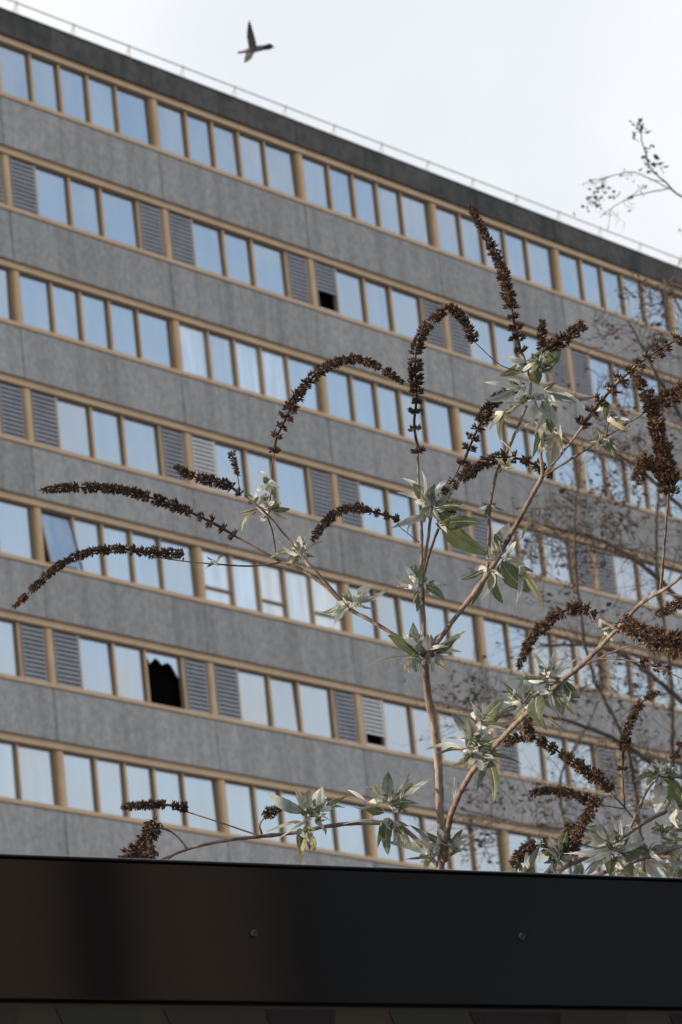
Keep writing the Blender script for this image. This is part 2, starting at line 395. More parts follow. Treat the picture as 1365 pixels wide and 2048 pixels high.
# flat painted triangles
rr = random.Random(5); s = -2.1
while s < 4.0:
    h = top - .004
    for row in range(12):
        a = .10 + rr.random()*.08; mi = rr.choice((1, 1, 2, 3))
        x = s + rr.random()*.1; hh = h - row*.2
        if hh - .2 < bot: break
        tri = [Hq(x, hh, -.0045), Hq(x+a, hh, -.0045), Hq(x+a*.6, hh-.17, -.0045)]
        b.add(tri, [(0, 1, 2)], mi)
    s += .16
b.build('mural_panel', mural, hoard)
for k in range(4):
    b = MB(); b.box((-2+1.9*k, bot-.02, -.14), (-1.91+1.9*k, -.05, -.051), 0, lambda x, y, z: Hq(x, y, z)); b.build('post', mat('timber_post', (.2, .14, .08)), hoard)
def plane_hit(x, y):
    d = (P(x, y, 1) - CAM); t_ = (PL - CAM).dot(Nh) / d.dot(Nh); return CAM + d*t_
for x, y in ((507, 1868), (1042, 1874)):
    q = plane_hit(x, y); b = MB(); r0 = .0052; n = 12; rings = []
    for k, (rr_, hh) in enumerate(((1, 0), (1, .0012), (.8, .0032), (.45, .0042), (.42, .0025))):
        for j in range(n):
            a = 2*math.pi*j/n; b.v.append(tuple(q + (Dh*math.cos(a) + Vector((0, 0, 1))*math.sin(a))*r0*rr_ + Nh*hh))
    for k in range(4):
        for j in range(n): b.f.append([k*n+j, k*n+(j+1) % n, (k+1)*n+(j+1) % n, (k+1)*n+j]); b.mi.append(0); b.sm.append(True)
    b.f.append([4*n+j for j in range(n)]); b.mi.append(0); b.sm.append(False)
    b.build('screw', mat('screw', (.05, .06, .08), .35, .5, .6), hoard)

hit = None
vv = (P(195, 1850, 1) - CAM).normalized(); hit = plane_hit(195, 1850); rf = vv - Nh*2*vv.dot(Nh)
cpos = hit + rf*(9/math.hypot(rf.x, rf.y)); cpos.z = 0  # unseen column, placed so the fascia mirrors a dark band
b = MB(); b.tube([cpos, cpos + Vector((0, 0, 1.2))], .14, 16); b.tube([cpos + Vector((0, 0, 1.2)), cpos + Vector((0, 0, 8))], [.105, .095], 16)
tag(b.build('reflected_column', mat('column_black', (.006, .006, .007), .7, .1), None, cpos), 'unseen black column added to reflect as a dark band in the fascia', 'column')
# ------------------------------------------------------------------ unseen buildings added to reflect in the fascia
brick = vary(mat('brick_wall', (.26, .2, .15), .9), (.15, .125, .105), (.19, .155, .13), 1.5)
RT = Vector((AX.x, AX.y, 0)).normalized()
q0 = RT*26 - FWD*8.3
b = MB()
def Bq(x, y, z): return tuple(q0 + FWD*x + RT*y + Vector((0, 0, z)))
b.box((-16, 0, 0), (6.9, 9, 13), 0, Bq)
ob = empty('reflected_brown_building', q0, 'unseen brown building added for its reflection in the fascia', 'building')
b.build('wall', brick, ob)
for i in range(5):
    for j in range(4):
        b = MB(); b.box((-15+i*2.7, -.03, 1+j*3.1), (-13.8+i*2.7, .05, 2.8+j*3.1), 0, Bq); b.build('window', glass, ob)
ob2 = empty('reflected_grey_building', q0 + FWD*14, 'unseen blue grey block added for its reflection in the fascia', 'building')  # out of view, added so the fascia mirrors blue grey
b = MB(); b.box((7.0, .6, 0), (30, 10, 16), 0, Bq); b.build('wall', vary(mat('slate_wall', (.1, .1, .12), .9), (.05, .068, .09), (.07, .09, .115), .4), ob2)

# ------------------------------------------------------------------ shrub materials
bark = vary(mat('shrub_bark', (.2, .13, .09), .75, .3), (.10, .07, .06), (.36, .29, .25), 42, 6, stretch=(1, 1, .3), bump=.4)
twig_m = vary(mat('shrub_twig', (.1, .06, .05), .7, .3), (.075, .05, .048), (.17, .12, .10), 80, 4)
seed_m = vary(mat('seed_capsule', (.09, .05, .03), .75, .25), (.022, .016, .014), (.12, .08, .06), 110, 4)
seed_m2 = vary(mat('seed_capsule_rusty', (.09, .05, .03), .75, .25), (.05, .032, .022), (.26, .155, .09), 110, 4)
def leafmat(name, c1, c2, tr, trc):
    mm = mat(name, c1, .65, .3); t_ = mm.node_tree; l = t_.links.new
    vary(mm, c1, c2, 55, 4)
    b = t_.nodes['Principled BSDF']; out = t_.nodes['Material Output']
    td = nn(t_, 'ShaderNodeBsdfTranslucent'); td.inputs['Color'].default_value = (*trc, 1)
    mxx = nn(t_, 'ShaderNodeMixShader', i_0=tr); l(b.outputs[0], mxx.inputs[1]); l(td.outputs[0], mxx.inputs[2]); l(mxx.outputs[0], out.inputs[0])
    return mm
leaf_g = leafmat('leaf_green', (.055, .08, .048), (.16, .195, .14), .3, (.20, .25, .08))
leaf_p = leafmat('leaf_felted_pale', (.42, .46, .45), (.68, .70, .68), .2, (.42, .42, .28))
leaf_y = leafmat('leaf_yellowed', (.30, .31, .17), (.52, .49, .30), .35, (.55, .50, .25))
leaf_d = leafmat('leaf_dusty_teal', (.17, .22, .22), (.34, .40, .39), .2, (.16, .2, .12))
LM = [leaf_g, leaf_p, leaf_y, leaf_d]

def px(r, z): return r/F*z
def stem(name, pts, r0, r1, z0, z1, parent, m_=None, n=9, knots=True):
    """pts in photo pixels, radii in photo pixels, z0..z1 distance"""
    path = spline(pts, 6); N = len(path); V = []; RR = []
    rs = random.Random(int(pts[0][0]*7+pts[-1][1]))
    kn = [rs.random() for _ in range(max(1, N//14))] if knots else []
    for i, q in enumerate(path):
        t_ = i/(N-1); z = z0+(z1-z0)*t_
        V.append(P(q[0]+math.sin(i*.9+pts[0][0])*.35, q[1], z + .004*math.sin(i*.23+pts[0][1])))
        rr_ = r0+(r1-r0)*t_
        rr_ *= 1 + .06*math.sin(i*1.7) + sum(.16*math.exp(-((t_-k)*N/1.6)**2) for k in kn)
        RR.append(px(rr_*.86, z))
    b = MB(); b.tube(V, RR, n)
    return b.build(name, m_ or (bark if r0 > 3.2 else twig_m), parent)

def capsule(b, p, d, l, wd, rs, mi):
    """split two-beaked seed capsule pointing along d"""
    d = d.normalized(); s1 = d.orthogonal().normalized(); a = rs.random()*6.28
    s2 = d.cross(s1); s1, s2 = s1*math.cos(a)+s2*math.sin(a), s2*math.cos(a)-s1*math.sin(a)
    q = [p]
    for sgn in (1, -1):
        m0 = p + d*l*.5 + s1*sgn*wd*.55
        vs = [p - s1*sgn*wd*.05, p+d*l*.45+s1*sgn*wd*.9, p+d*l*.45+s2*wd*.6+s1*sgn*wd*.2, p+d*l*.45-s2*wd*.6+s1*sgn*wd*.2, p+d*l*.5-s1*sgn*wd*.02, p+d*l*(1.0+rs.random()*.15)+s1*sgn*wd*.95]
        b.add(vs, [(0, 1, 2), (0, 3, 1), (0, 2, 4), (0, 4, 3), (5, 2, 1), (5, 1, 3), (5, 4, 2), (5, 3, 4)], mi)
def seedhead(pts, r0, r1, z0, z1, parent, sparse=0.0, rust=0, dens=1.0, side=0.0):
    """flower spike gone to seed; pts run base -> tip in photo pixels"""
    rs = random.Random(int(sum(p[0]*3+p[1] for p in pts)))
    path = spline(pts, 2.0); N = len(path); b = MB()
    V = [P(q[0], q[1], z0+(z1-z0)*i/(N-1)) for i, q in enumerate(path)]
    b.tube([V[i] for i in range(0, N, 3)] + [V[-1]], [px(max(.8, 2.4*(1-i/N)+.9), z0) for i in range(0, N, 3)] + [px(.8, z1)], 6, 0)
    arc = 0; nxt = 0; L_ = sum(math.hypot(path[i+1][0]-path[i][0], path[i+1][1]-path[i][1]) for i in range(N-1))
    for i in range(1, N-1):
        arc += math.hypot(path[i][0]-path[i-1][0], path[i][1]-path[i-1][1])
        if arc < nxt: continue
        if rs.random() < .06 and arc > 20 and L_ > 130: nxt = arc + 9; continue
        t_ = arc/L_; rad = r0+(r1-r0)*t_
        rad *= .66+.48*rs.random()
        if t_ > .93: rad *= max(.35, (1-t_)/.07)
        gap = 10.5*(1-.35*t_)
        if t_ < sparse: gap = 30 - 14*t_/max(sparse, .01)
        nxt = arc + gap*(.8+.4*rs.random())*min(1, .45+rad/26)
        d = (V[min(i+2, N-1)]-V[i-1]).normalized(); o1 = d.orthogonal().normalized(); o2 = d.cross(o1)
        n = int(rad*1.55*dens)+5
        ph = rs.random()*6.28; pr = rs.random()*.55
        z = z0+(z1-z0)*t_
        for k in range(n):
            # opposite little cymes: angles bunch round two sides, alternating
            a = ph + 2*math.pi*k/n + rs.gauss(0, .25)
            o = o1*math.cos(a)+o2*math.sin(a)
            if side: o = (o - AY*side*rs.random()).normalized()
            lv = rs.random()
            q = V[i] + d*px(rs.uniform(-4.5, 4.5), z) + o*px(rad*(.12+.50*lv), z)
            dd = o*(.95) + d*(.45+.35*rs.random()) + Vector((rs.gauss(0, .28), rs.gauss(0, .28), rs.gauss(0, .28)))
            capsule(b, q, dd, px(rad*.26+5.0*(.8+.5*rs.random()), z), px(2.7+.9*rs.random(), z), rs, 1 if rs.random() < (pr+.5*rust) else 0)
        if rs.random() < .7:      # thin stalk holding the cluster
            a = ph; o = o1*math.cos(a)+o2*math.sin(a); b.tube([V[i], V[i]+o*px(rad*.6, z)], px(.8, z), 4, 0)
    return b.build('seed_head', [seed_m, seed_m2], parent)

def leaf(b, bx, by, tx, ty, wpx, tone, z, rs):
    p0 = P(bx, by, z); dz = rs.uniform(-.035, .035)
    p1 = P(tx, ty, z + dz)
    d = p1-p0; Ln = d.length; d.normalize()
    n0 = (-AZ - d*(-AZ).dot(d)).normalized()
    roll = rs.uniform(-.6, .6); sd0 = d.cross(n0); n = n0*math.cos(roll)+sd0*math.sin(roll); sd = d.cross(n)
    wd = px(wpx, z)*.5*1.25; arch = Ln*rs.uniform(.04, .20)*(1 if rs.random() < .8 else -1)
    sgn = 1 if n.z > 0 else -1; wave = rs.uniform(.05, .34); ph = rs.random()*6; curl = rs.uniform(-.6, 2.2); swirl = rs.uniform(-.10, .10)*Ln
    nu = 12; cols = (-1, -.62, -.28, 0, .28, .62, 1); vs = []
    twist = rs.uniform(-1.2, 1.2)
    for i in range(nu+1):
        t_ = i/nu; wt = (math.sin(math.pi*min(1, t_**.82))**.75)*(1-.25*t_) if 0 < t_ < 1 else 0.0
        wt = max(wt, .07*(1-t_))
        tw = twist*(t_-.3); s_ = sd*math.cos(tw)+n*math.sin(tw); nn_ = n*math.cos(tw)-sd*math.sin(tw)
        c = p0 + d*(Ln*t_) + n*(sgn*arch*math.sin(math.pi*t_)) + sd*(swirl*math.sin(math.pi*t_)) - n*sgn*Ln*.06*curl*t_**3
        ser = 1 + (.05 if i % 2 else -.03)
        for q in cols:
            e = abs(q)
            vs.append(c + s_*(wd*wt*q*(ser if e == 1 else 1)) + nn_*(wd*wt*(.34*e - .25*e*e*e) + wd*wave*wt*e*math.sin(t_*9+ph+q)))
    m_ = len(cols); fs = []
    for i in range(nu):
        for j in range(m_-1): fs.append((i*m_+j, i*m_+j+1, (i+1)*m_+j+1, (i+1)*m_+j))
    b.add(vs, fs, tone, True)
    # midrib and stalk
    ribs = [Vector(vs[i*m_+3]) - n*px(.4, z) for i in range(0, nu+1, 2)]
    b.tube(ribs, [px(1.3*(1-i/7.5)+.25, z) for i in range(len(ribs))], 5, tone if tone else 1)
def cluster(parent, z, txt):
    b = MB(); vals = [v for v in txt.replace('\n', ' ').split(';') if v.strip()]
    for k, v in enumerate(vals):
        a = v.split(','); bx, by, tx, ty, wp = map(float, a[:5]); tone = 'gpyd'.index(a[5].strip())
        rs = random.Random(int(bx*13+by*7+tx*3+ty))
        leaf(b, bx, by, tx, ty, wp, tone, z + rs.uniform(-.02, .02), rs)
        # small bud leaves in the axil
        if wp > 8:
            a_ = math.atan2(ty-by, tx-bx) + rs.choice((-1, 1))*rs.uniform(.35, .8); l_ = math.hypot(tx-bx, ty-by)*rs.uniform(.6, .9)
            if l_ > 22: leaf(b, bx, by, bx+math.cos(a_)*l_, by+math.sin(a_)*l_, wp*rs.uniform(.5, .8), rs.choice((1, 1, 3, tone)), z+rs.uniform(-.03, .03), rs)
            for _ in range(3):
                a_ = math.atan2(ty-by, tx-bx)+rs.uniform(-1.5, 1.5); l_ = rs.uniform(10, 30)
                leaf(b, bx, by, bx+math.cos(a_)*l_, by+math.sin(a_)*l_, rs.uniform(5, 11), rs.choice((1, 1, 1, 3, 0)), z+rs.uniform(-.015, .015), rs)
    return b.build('leaf_cluster', LM, parent)

def groundpt(x, z): 
    q = P(x, 1800, z); return Vector((q.x, q.y, 0))
# ------------------------------------------------------------------ central butterfly bush
Z = 7.25
g0 = groundpt(880, Z)
bush = empty('butterfly_bush', g0, 'tall butterfly bush with upright main stem and long arching brown seed spikes', 'shrub', 'butterfly bushes growing behind the hoarding')
b = MB(); p1 = P(880, 1765, Z); b.tube([g0 + (p1-g0)*(k/10) + AX*.012*math.sin(k) for k in range(11)], [px(13-4*k/10, Z) for k in range(11)], 9); b.build('stem', bark, bush)
S = lambda *a, **k: stem('branch', *a, parent=bush, **k)
stem('stem', [(880, 1765), (883, 1710), (880, 1600), (877, 1520), (868, 1450), (856, 1385), (850, 1318)], 9.5, 8.5, Z, Z, bush)
S([(851, 1320), (846, 1200), (843, 1150), (844, 1060), (838, 960), (836, 895)], 5.2, 2.6, Z, Z)
S([(852, 1318), (900, 1250), (975, 1150), (1030, 1055), (1060, 1000), (1086, 952)], 5.8, 5.6, Z, 7.15)
S([(1086, 955), (1082, 905), (1078, 870), (1070, 800)], 4.2, 3.5, 7.15, 7.15)
S([(1088, 952), (1150, 913), (1230, 862), (1290, 825), (1375, 770)], 2.9, 1.8, 7.15, 6.95)
S([(1088, 950), (1135, 893), (1190, 822), (1240, 760), (1300, 712), (1375, 668)], 3.3, 1.8, 7.15, 6.9)
S([(976, 1142), (979, 1080), (980, 1020), (993, 950), (1017, 898), (1040, 845), (1062, 780), (1050, 720), (1040, 700)], 4.2, 3.0, 7.22, 7.2)
S([(853, 1315), (800, 1277), (740, 1240), (700, 1218), (650, 1172), (605, 1140), (557, 1122)], 5.0, 4.2, Z, 7.3)
S([(560, 1125), (500, 1132), (430, 1128), (365, 1122), (300, 1112)], 2.4, 1.3, 7.3, 7.33)
S([(558, 1121), (520, 1100), (470, 1072)], 3.0, 2.2, 7.3, 7.33)
S([(702, 1220), (655, 1168), (605, 1112), (570, 1070), (538, 1032), (490, 990)], 3.8, 2.2, 7.26, 7.22)
S([(552, 1112), (547, 1070), (536, 1035)], 1.8, 1.8, 7.3, 7.24)
S([(538, 1030), (542, 985), (544, 940), (549, 905)], 1.9, 1.5, 7.24, 7.24)
S([(480, 985), (477, 960), (463, 908)], 1.3, .9, 7.22, 7.22)
S([(844, 1150), (855, 1090), (866, 1000)], 3.4, 3.8, Z, Z)
S([(846, 1162), (860, 1105), (877, 1058)], 2.6, 3.4, Z, 7.3)
S([(866, 1000), (905, 960), (950, 870), (985, 810), (1040, 775)], 2.4, 1.2, Z, 7.2)
S([(840, 1085), (820, 1070), (797, 1050), (792, 1036)], 1.0, .9, Z, Z)
S([(1050, 745), (1005, 732), (975, 708), (948, 682)], 1.5, 1.1, 7.2, 7.2)
S([(1070, 730), (1085, 705), (1110, 690)], 2.4, 2.0, 7.2, 7.2)
S([(1078, 740), (1086, 690)], 1.8, 1.4, 7.2, 7.2)
S([(890, 1720), (893, 1680), (906, 1620), (940, 1552), (985, 1497), (1050, 1430), (1120, 1365), (1180, 1314), (1235, 1258), (1285, 1205), (1335, 1175), (1380, 1140)], 7.4, 3.9, Z, 6.5, m_=bark)
S([(1120, 1368), (1170, 1330), (1200, 1316), (1250, 1295), (1310, 1285), (1375, 1290)], 2.8, 1.3, 6.95, 6.6)
S([(1200, 1317), (1260, 1321), (1310, 1333), (1375, 1362)], 2.0, 1.2, 6.8, 6.6)
S([(1322, 1182), (1330, 1085), (1338, 985)], 3.4, 2.4, 6.6, 6.2)
S([(1322, 1184), (1350, 1190), (1380, 1192)], 1.6, 1.4, 6.6, 6.5)
S([(1200, 1240), (1250, 1266), (1300, 1292)], 3.4, 3.0, 6.3, 6.2, m_=bark)
S([(1180, 1225), (1190, 1245), (1203, 1262)], 1.6, 2.0, 7.0, 6.8)
S([(1218, 700), (1218, 700.5)], .5, .5, 7, 7)
S([(1212, 876), (1216, 850), (1222, 835)], 2.0, 1.5, 7.05, 7.05)
S([(1150, 913), (1150, 914)], .6, .6, 7.1, 7.1)
S([(878, 1735), (850, 1700), (822, 1668), (788, 1648), (740, 1646), (690, 1648), (640, 1655), (600, 1664), (520, 1673), (450, 1681), (380, 1697), (330, 1716), (305, 1732)], 6.0, 3.2, Z, 7.2)
S([(520, 1672), (440, 1645), (375, 1624)], 2.1, 1.5, 7.22, 7.25)
S([(374, 1697), (362, 1680), (342, 1663), (320, 1656), (310, 1660)], 2.6, 2.2, 7.2, 7.2, m_=bark)
S([(378, 1698), (345, 1712), (320, 1735)], 2.2, 2.0, 7.18, 7.16)
S([(524, 1668), (520, 1650), (530, 1632)], 2.6, 2.2, 7.2, 7.2, m_=bark)
H = lambda *a, **k: seedhead(*a, parent=bush, **k)
H([(838, 905), (829, 850), (834, 790), (831, 720), (845, 668), (875, 632), (905, 612)], 20, 13, Z, 7.2, sparse=.36)
H([(948, 684), (935, 650), (915, 625), (900, 612)], 13, 12, 7.2, 7.2)
H([(1042, 705), (1030, 650), (1018, 590), (998, 525), (970, 468), (941, 412)], 20, 9, 7.2, 7.25, sparse=.25)
H([(1092, 698), (1125, 680), (1168, 648)], 19, 13, 7.2, 7.18)
H([(1083, 700), (1084, 670), (1086, 640)], 12, 7, 7.2, 7.2)
H([(925, 930), (950, 870), (980, 812), (1010, 785), (1045, 765)], 20, 12, 7.22, 7.2, sparse=.4)
H([(1105, 950), (1060, 925), (1010, 914), (960, 930), (920, 958), (885, 985)], 12, 17, 7.18, 7.22)
H([(798, 1038), (755, 1026), (715, 1016), (680, 1022), (650, 1046), (626, 1080)], 11, 9, Z, Z, sparse=.22)
H([(470, 1072), (430, 1048), (370, 1020), (300, 995), (230, 978), (150, 975), (76, 981)], 15, 9, 7.33, 7.35, sparse=.2)
H([(368, 1108), (300, 1104), (240, 1098), (180, 1104), (120, 1130), (72, 1172), (30, 1213)], 13, 7, 7.33, 7.36)
H([(482, 988), (455, 970), (425, 962), (385, 952), (350, 934)], 13, 9, 7.22, 7.22, sparse=.15)
H([(476, 950), (463, 905)], 4, 10, 7.22, 7.22, dens=.5)
H([(549, 905), (553, 875), (568, 845), (590, 800), (620, 760), (660, 730), (710, 718), (760, 735), (807, 766)], 17, 8, 7.24, 7.2, sparse=.22)
H([(880, 1058), (892, 1040), (905, 1020)], 16, 14, 7.3, 7.3, dens=.7)
H([(1165, 850), (1200, 805), (1240, 762), (1300, 712), (1375, 668)], 24, 21, 7.0, 6.9, sparse=1.2, dens=.9)
H([(1300, 818), (1340, 795), (1380, 770)], 20, 22, 6.95, 6.9, rust=.3)
H([(1340, 985), (1332, 930), (1315, 860), (1298, 800), (1272, 752)], 30, 17, 6.15, 6.1, rust=.6, dens=1.1)
H([(1340, 962), (1310, 930), (1285, 920), (1278, 965)], 21, 14, 6.15, 6.15, rust=.6)
H([(1178, 1218), (1140, 1218), (1100, 1240), (1062, 1282), (1036, 1337)], 19, 8, 7.0, 7.05, rust=.45)
H([(1185, 1235), (1190, 1222)], 9, 9, 7.0, 7.0, dens=.6)
H([(1245, 1245), (1290, 1268), (1335, 1285), (1385, 1292)], 22, 40, 6.2, 6.1, rust=.5, dens=1.1)
H([(1385, 1195), (1345, 1215), (1318, 1228)], 17, 13, 6.6, 6.5, rust=.3)
H([(1285, 1325), (1305, 1330), (1345, 1345)], 14, 14, 6.65, 6.6, sparse=1)
H([(1062, 1425), (1056, 1450), (1064, 1482)], 16, 15, 7.1, 7.1, rust=.6)
H([(376, 1616), (320, 1609), (246, 1614)], 12, 9, 7.25, 7.25)
H([(312, 1645), (292, 1682), (268, 1710), (240, 1735)], 21, 26, 7.2, 7.15, rust=.55)
H([(310, 1700), (290, 1722), (280, 1740)], 18, 16, 7.15, 7.15, rust=.5)
H([(528, 1632), (542, 1624), (562, 1617)], 15, 9, 7.2, 7.2)
K = lambda z, s: cluster(bush, z, s)
K(Z, '838,1312,775,1270,24,g;835,1302,826,1245,22,d;838,1300,806,1264,15,p;858,1302,828,1268,20,g;868,1303,840,1262,14,p;868,1300,932,1262,13,p;870,1306,916,1276,14,g;860,1298,888,1264,15,d;868,1315,898,1342,12,y;830,1312,735,1332,6,p;836,1314,832,1346,18,d;824,1318,809,1346,10,y;845,1305,848,1275,12,p;862,1308,905,1290,12,p')
K(7.23, '708,1206,744,1168,20,p;710,1206,780,1174,9,d;706,1204,685,1186,9,g;700,1208,690,1180,8,y;674,1210,640,1225,8,g;692,1214,669,1249,17,d;700,1215,709,1198,8,p;712,1214,700,1190,10,p')
K(7.26, '600,1110,536,1117,11,g;598,1108,578,1082,13,g;600,1105,613,1072,14,g;597,1105,598,1070,14,p;608,1104,648,1082,7,p;605,1111,632,1112,9,d;598,1114,563,1126,6,p;594,1112,583,1131,9,g;600,1104,590,1084,8,y')
K(7.24, '520,1016,541,975,14,p;527,1015,541,990,15,g;515,1018,472,1029,6,y;512,1024,481,1066,6,y;538,1028,517,1048,10,p;540,1020,581,1018,11,g;546,1020,575,1040,8,y;508,1006,489,984,11,g;540,1018,532,985,10,p')
K(7.24, '538,964,553,994,14,g;536,966,526,955,11,g;541,958,518,954,4,g')
K(7.32, '432,1127,446,1108,5,g;428,1127,410,1138,5,g;428,1124,436,1131,8,g;425,1120,414,1112,3,g')
K(7.24, '862,1006,799,984,14,p;850,992,806,955,11,p;864,1008,828,966,22,g;866,1005,869,965,17,d;876,1002,893,958,18,p;890,985,919,956,12,p;872,1012,926,1004,18,g;870,1016,936,1050,16,g;858,1012,838,1036,12,y;850,1028,783,1056,13,p;868,1020,882,1042,12,g;862,1006,845,980,12,p;872,1006,905,985,14,g;866,1010,870,985,10,p')
K(7.2, '885,1048,978,1110,34,g;880,1050,905,1035,12,g')
K(7.26, '838,1170,790,1150,20,p;842,1168,828,1126,20,g;840,1171,797,1172,5,g;852,1172,891,1200,15,g;842,1180,834,1222,13,g;838,1166,822,1146,10,p')
K(7.2, '1003,1124,1062,1184,34,g;1040,1134,1088,1216,14,y;986,1140,1008,1208,22,g;974,1136,945,1212,13,g;990,1122,985,1078,15,p;1000,1088,1019,1046,24,p;1006,1108,990,1068,15,g;1014,1112,1036,1080,8,p;1045,1076,1063,1034,6,y;988,1120,978,1095,12,d')
K(7.22, '979,1014,954,1022,14,p;976,1011,946,1020,7,p;984,1011,1012,1021,4,g;982,1008,994,1003,5,g;978,1010,962,1004,4,d')
K(7.18, '1010,932,990,914,8,y;1004,935,996,948,7,g;1014,925,1031,914,7,p;1012,936,1032,934,5,g;1008,930,998,925,7,p')
K(7.18, '1052,724,999,752,17,g;1045,742,1071,724,8,p;1080,724,1060,704,16,g;1078,738,1086,694,15,p;1084,732,1120,698,24,g;1100,706,1129,730,7,p;1072,735,1076,768,26,g;1086,745,1092,702,10,p;1066,736,1058,712,14,d;1080,740,1112,722,12,g;1074,728,1064,745,10,y')
K(7.12, '1036,775,964,800,15,d;1090,779,1200,788,13,d;1080,788,1086,884,34,d;1086,800,1066,918,18,g;1096,815,1119,884,24,g;1108,858,1129,912,15,y;1114,868,1104,942,27,p;1072,800,1062,858,14,p;1040,804,1006,830,13,g;1008,824,1000,882,11,y;1002,880,1022,900,7,g;1060,848,1030,872,8,p;1098,790,1112,838,20,g;1056,790,1035,812,14,g;1050,780,1000,770,9,g;1090,900,1086,860,14,g')
K(7.05, '1200,888,1190,851,15,g;1208,880,1182,884,13,g;1218,878,1231,916,16,g;1222,838,1262,862,11,y;1216,836,1230,822,9,g;1204,798,1211,838,15,g;1258,850,1262,880,4,y;1212,842,1195,850,3,g')
K(6.86, '1096,1356,1066,1304,10,p;1098,1350,1108,1304,9,p;1100,1356,1156,1312,10,p;1105,1356,1141,1334,9,p;1093,1357,1013,1359,8,g;1091,1360,1057,1362,11,p;1095,1363,1126,1432,30,d;1100,1372,1119,1434,10,p;1130,1366,1161,1396,20,g;1076,1384,1090,1460,34,g;1102,1390,1123,1432,8,y;1128,1398,1150,1430,8,y;1096,1430,1130,1458,5,y;1092,1350,1082,1325,10,p;1100,1350,1125,1320,8,p')
K(6.96, '1048,1405,1007,1361,10,g;1045,1405,1048,1350,24,d;1041,1403,1002,1387,10,p;1045,1410,997,1427,9,g;1050,1410,1047,1472,12,y;1058,1400,1070,1378,16,g;1050,1400,1066,1362,10,p')
K(7.04, '946,1472,904,1428,27,d;950,1465,919,1427,6,y;966,1442,942,1403,13,p;960,1442,938,1424,12,p;968,1442,1006,1397,27,g;964,1452,1040,1430,9,p;942,1482,963,1440,15,p;936,1492,962,1468,20,g;947,1502,994,1446,11,p;950,1496,992,1480,18,g;940,1490,888,1477,6,p;932,1498,848,1500,8,p;940,1500,868,1513,8,g;946,1505,898,1532,10,y;950,1503,966,1542,25,d;975,1515,985,1602,20,g;960,1510,1044,1526,8,g;945,1510,930,1546,10,p;910,1556,908,1602,8,p;960,1515,1000,1500,12,d')
K(7.22, '866,1706,772,1684,18,d;868,1702,844,1660,10,p;896,1692,846,1661,13,g;905,1690,949,1668,8,p;904,1696,926,1658,14,g;868,1712,810,1718,6,g;862,1714,845,1748,10,y;905,1700,936,1680,9,p;880,1700,828,1678,11,p;890,1690,905,1668,9,d;900,1712,925,1700,8,g')
K(7.22, '775,1606,776,1543,23,d;778,1602,822,1552,8,p;780,1612,827,1566,20,g;770,1606,733,1574,7,g;737,1612,696,1580,7,p;737,1614,706,1612,5,p;768,1624,732,1618,17,g;785,1622,820,1611,9,g;800,1606,870,1555,10,p;775,1640,776,1710,25,g;790,1644,822,1694,14,y;764,1640,755,1697,8,g;762,1642,688,1646,5,p;768,1602,752,1594,10,p;780,1606,790,1575,11,p;778,1636,762,1660,16,d')
K(7.2, '606,1626,536,1584,22,d;615,1622,619,1576,19,p;625,1622,640,1574,13,p;614,1632,642,1593,26,g;640,1620,645,1574,17,p;650,1616,702,1589,10,g;612,1640,528,1666,7,p;615,1641,558,1674,6,p;638,1632,662,1642,5,p;622,1632,608,1605,12,g;630,1640,655,1628,9,g')
K(7.18, '613,1660,605,1726,20,y;618,1656,621,1698,13,d;626,1660,624,1692,6,y;645,1656,652,1670,7,y;606,1664,598,1700,12,g')
K(6.75, '1205,1262,1187,1255,10,p;1210,1262,1215,1292,11,g;1210,1262,1226,1244,12,g;1205,1260,1204,1240,9,p;1212,1270,1198,1290,8,y')
K(7.2, '746,1748,738,1727,15,p;752,1745,780,1733,5,p;580,1745,572,1735,6,g')

# ------------------------------------------------------------------ right hand bush
Z2 = 7.1
g1 = groundpt(1300, Z2)
bush2 = empty('butterfly_bush', g1, 'low spreading butterfly bush with crowded pale leaves at the right end of the hoarding top', 'shrub', 'butterfly bushes growing behind the hoarding')
b = MB(); p1 = P(1290, 1775, Z2); b.tube([g1 + (p1-g1)*(k/10) + AX*.014*math.sin(k*1.3) for k in range(11)], [px(12-4*k/10, Z2) for k in range(11)], 9); b.build('stem', bark, bush2)
S = lambda *a, **k: stem('branch', *a, parent=bush2, **k)
S([(1290, 1775), (1200, 1790), (1120, 1785), (1095, 1765), (1130, 1735), (1180, 1712), (1240, 1678), (1290, 1645), (1335, 1622), (1380, 1600)], 5, 4.5, Z2, Z2)
S([(1290, 1775), (1230, 1775), (1180, 1758), (1240, 1735), (1300, 1712), (1380, 1688)], 5, 4, Z2, 7.05)
S([(1262, 1655), (1290, 1590), (1320, 1548), (1350, 1515), (1380, 1470)], 3.4, 2.4, 7.1, 7.1)
S([(1320, 1552), (1345, 1556), (1380, 1550)], 2.0, 1.6, 7.1, 7.05)
S([(1282, 1657), (1250, 1615), (1215, 1578)], 2.4, 1.8, 7.1, 7.12)
S([(1250, 1616), (1248, 1580), (1245, 1540)], 1.7, 1.4, 7.1, 7.1)
S([(1250, 1618), (1215, 1612), (1180, 1606)], 1.4, 1.1, 7.1, 7.1)
S([(1140, 1732), (1150, 1690), (1165, 1650)], 2.4, 2.0, 7.1, 7.1)
H = lambda *a, **k: seedhead(*a, parent=bush2, **k)
H([(1222, 1580), (1200, 1560), (1170, 1540), (1120, 1505), (1070, 1478), (1035, 1476), (1003, 1492)], 18, 10, 7.1, 7.15, rust=.3)
H([(1245, 1540), (1248, 1500), (1256, 1460), (1272, 1420), (1295, 1395), (1318, 1384)], 14, 6, 7.1, 7.1, sparse=.12, rust=.3)
H([(1185, 1604), (1150, 1590), (1100, 1580), (1054, 1589)], 14, 9, 7.1, 7.12, rust=.3)
H([(1198, 1598), (1180, 1620), (1172, 1645)], 14, 20, 7.08, 7.05, rust=.9)
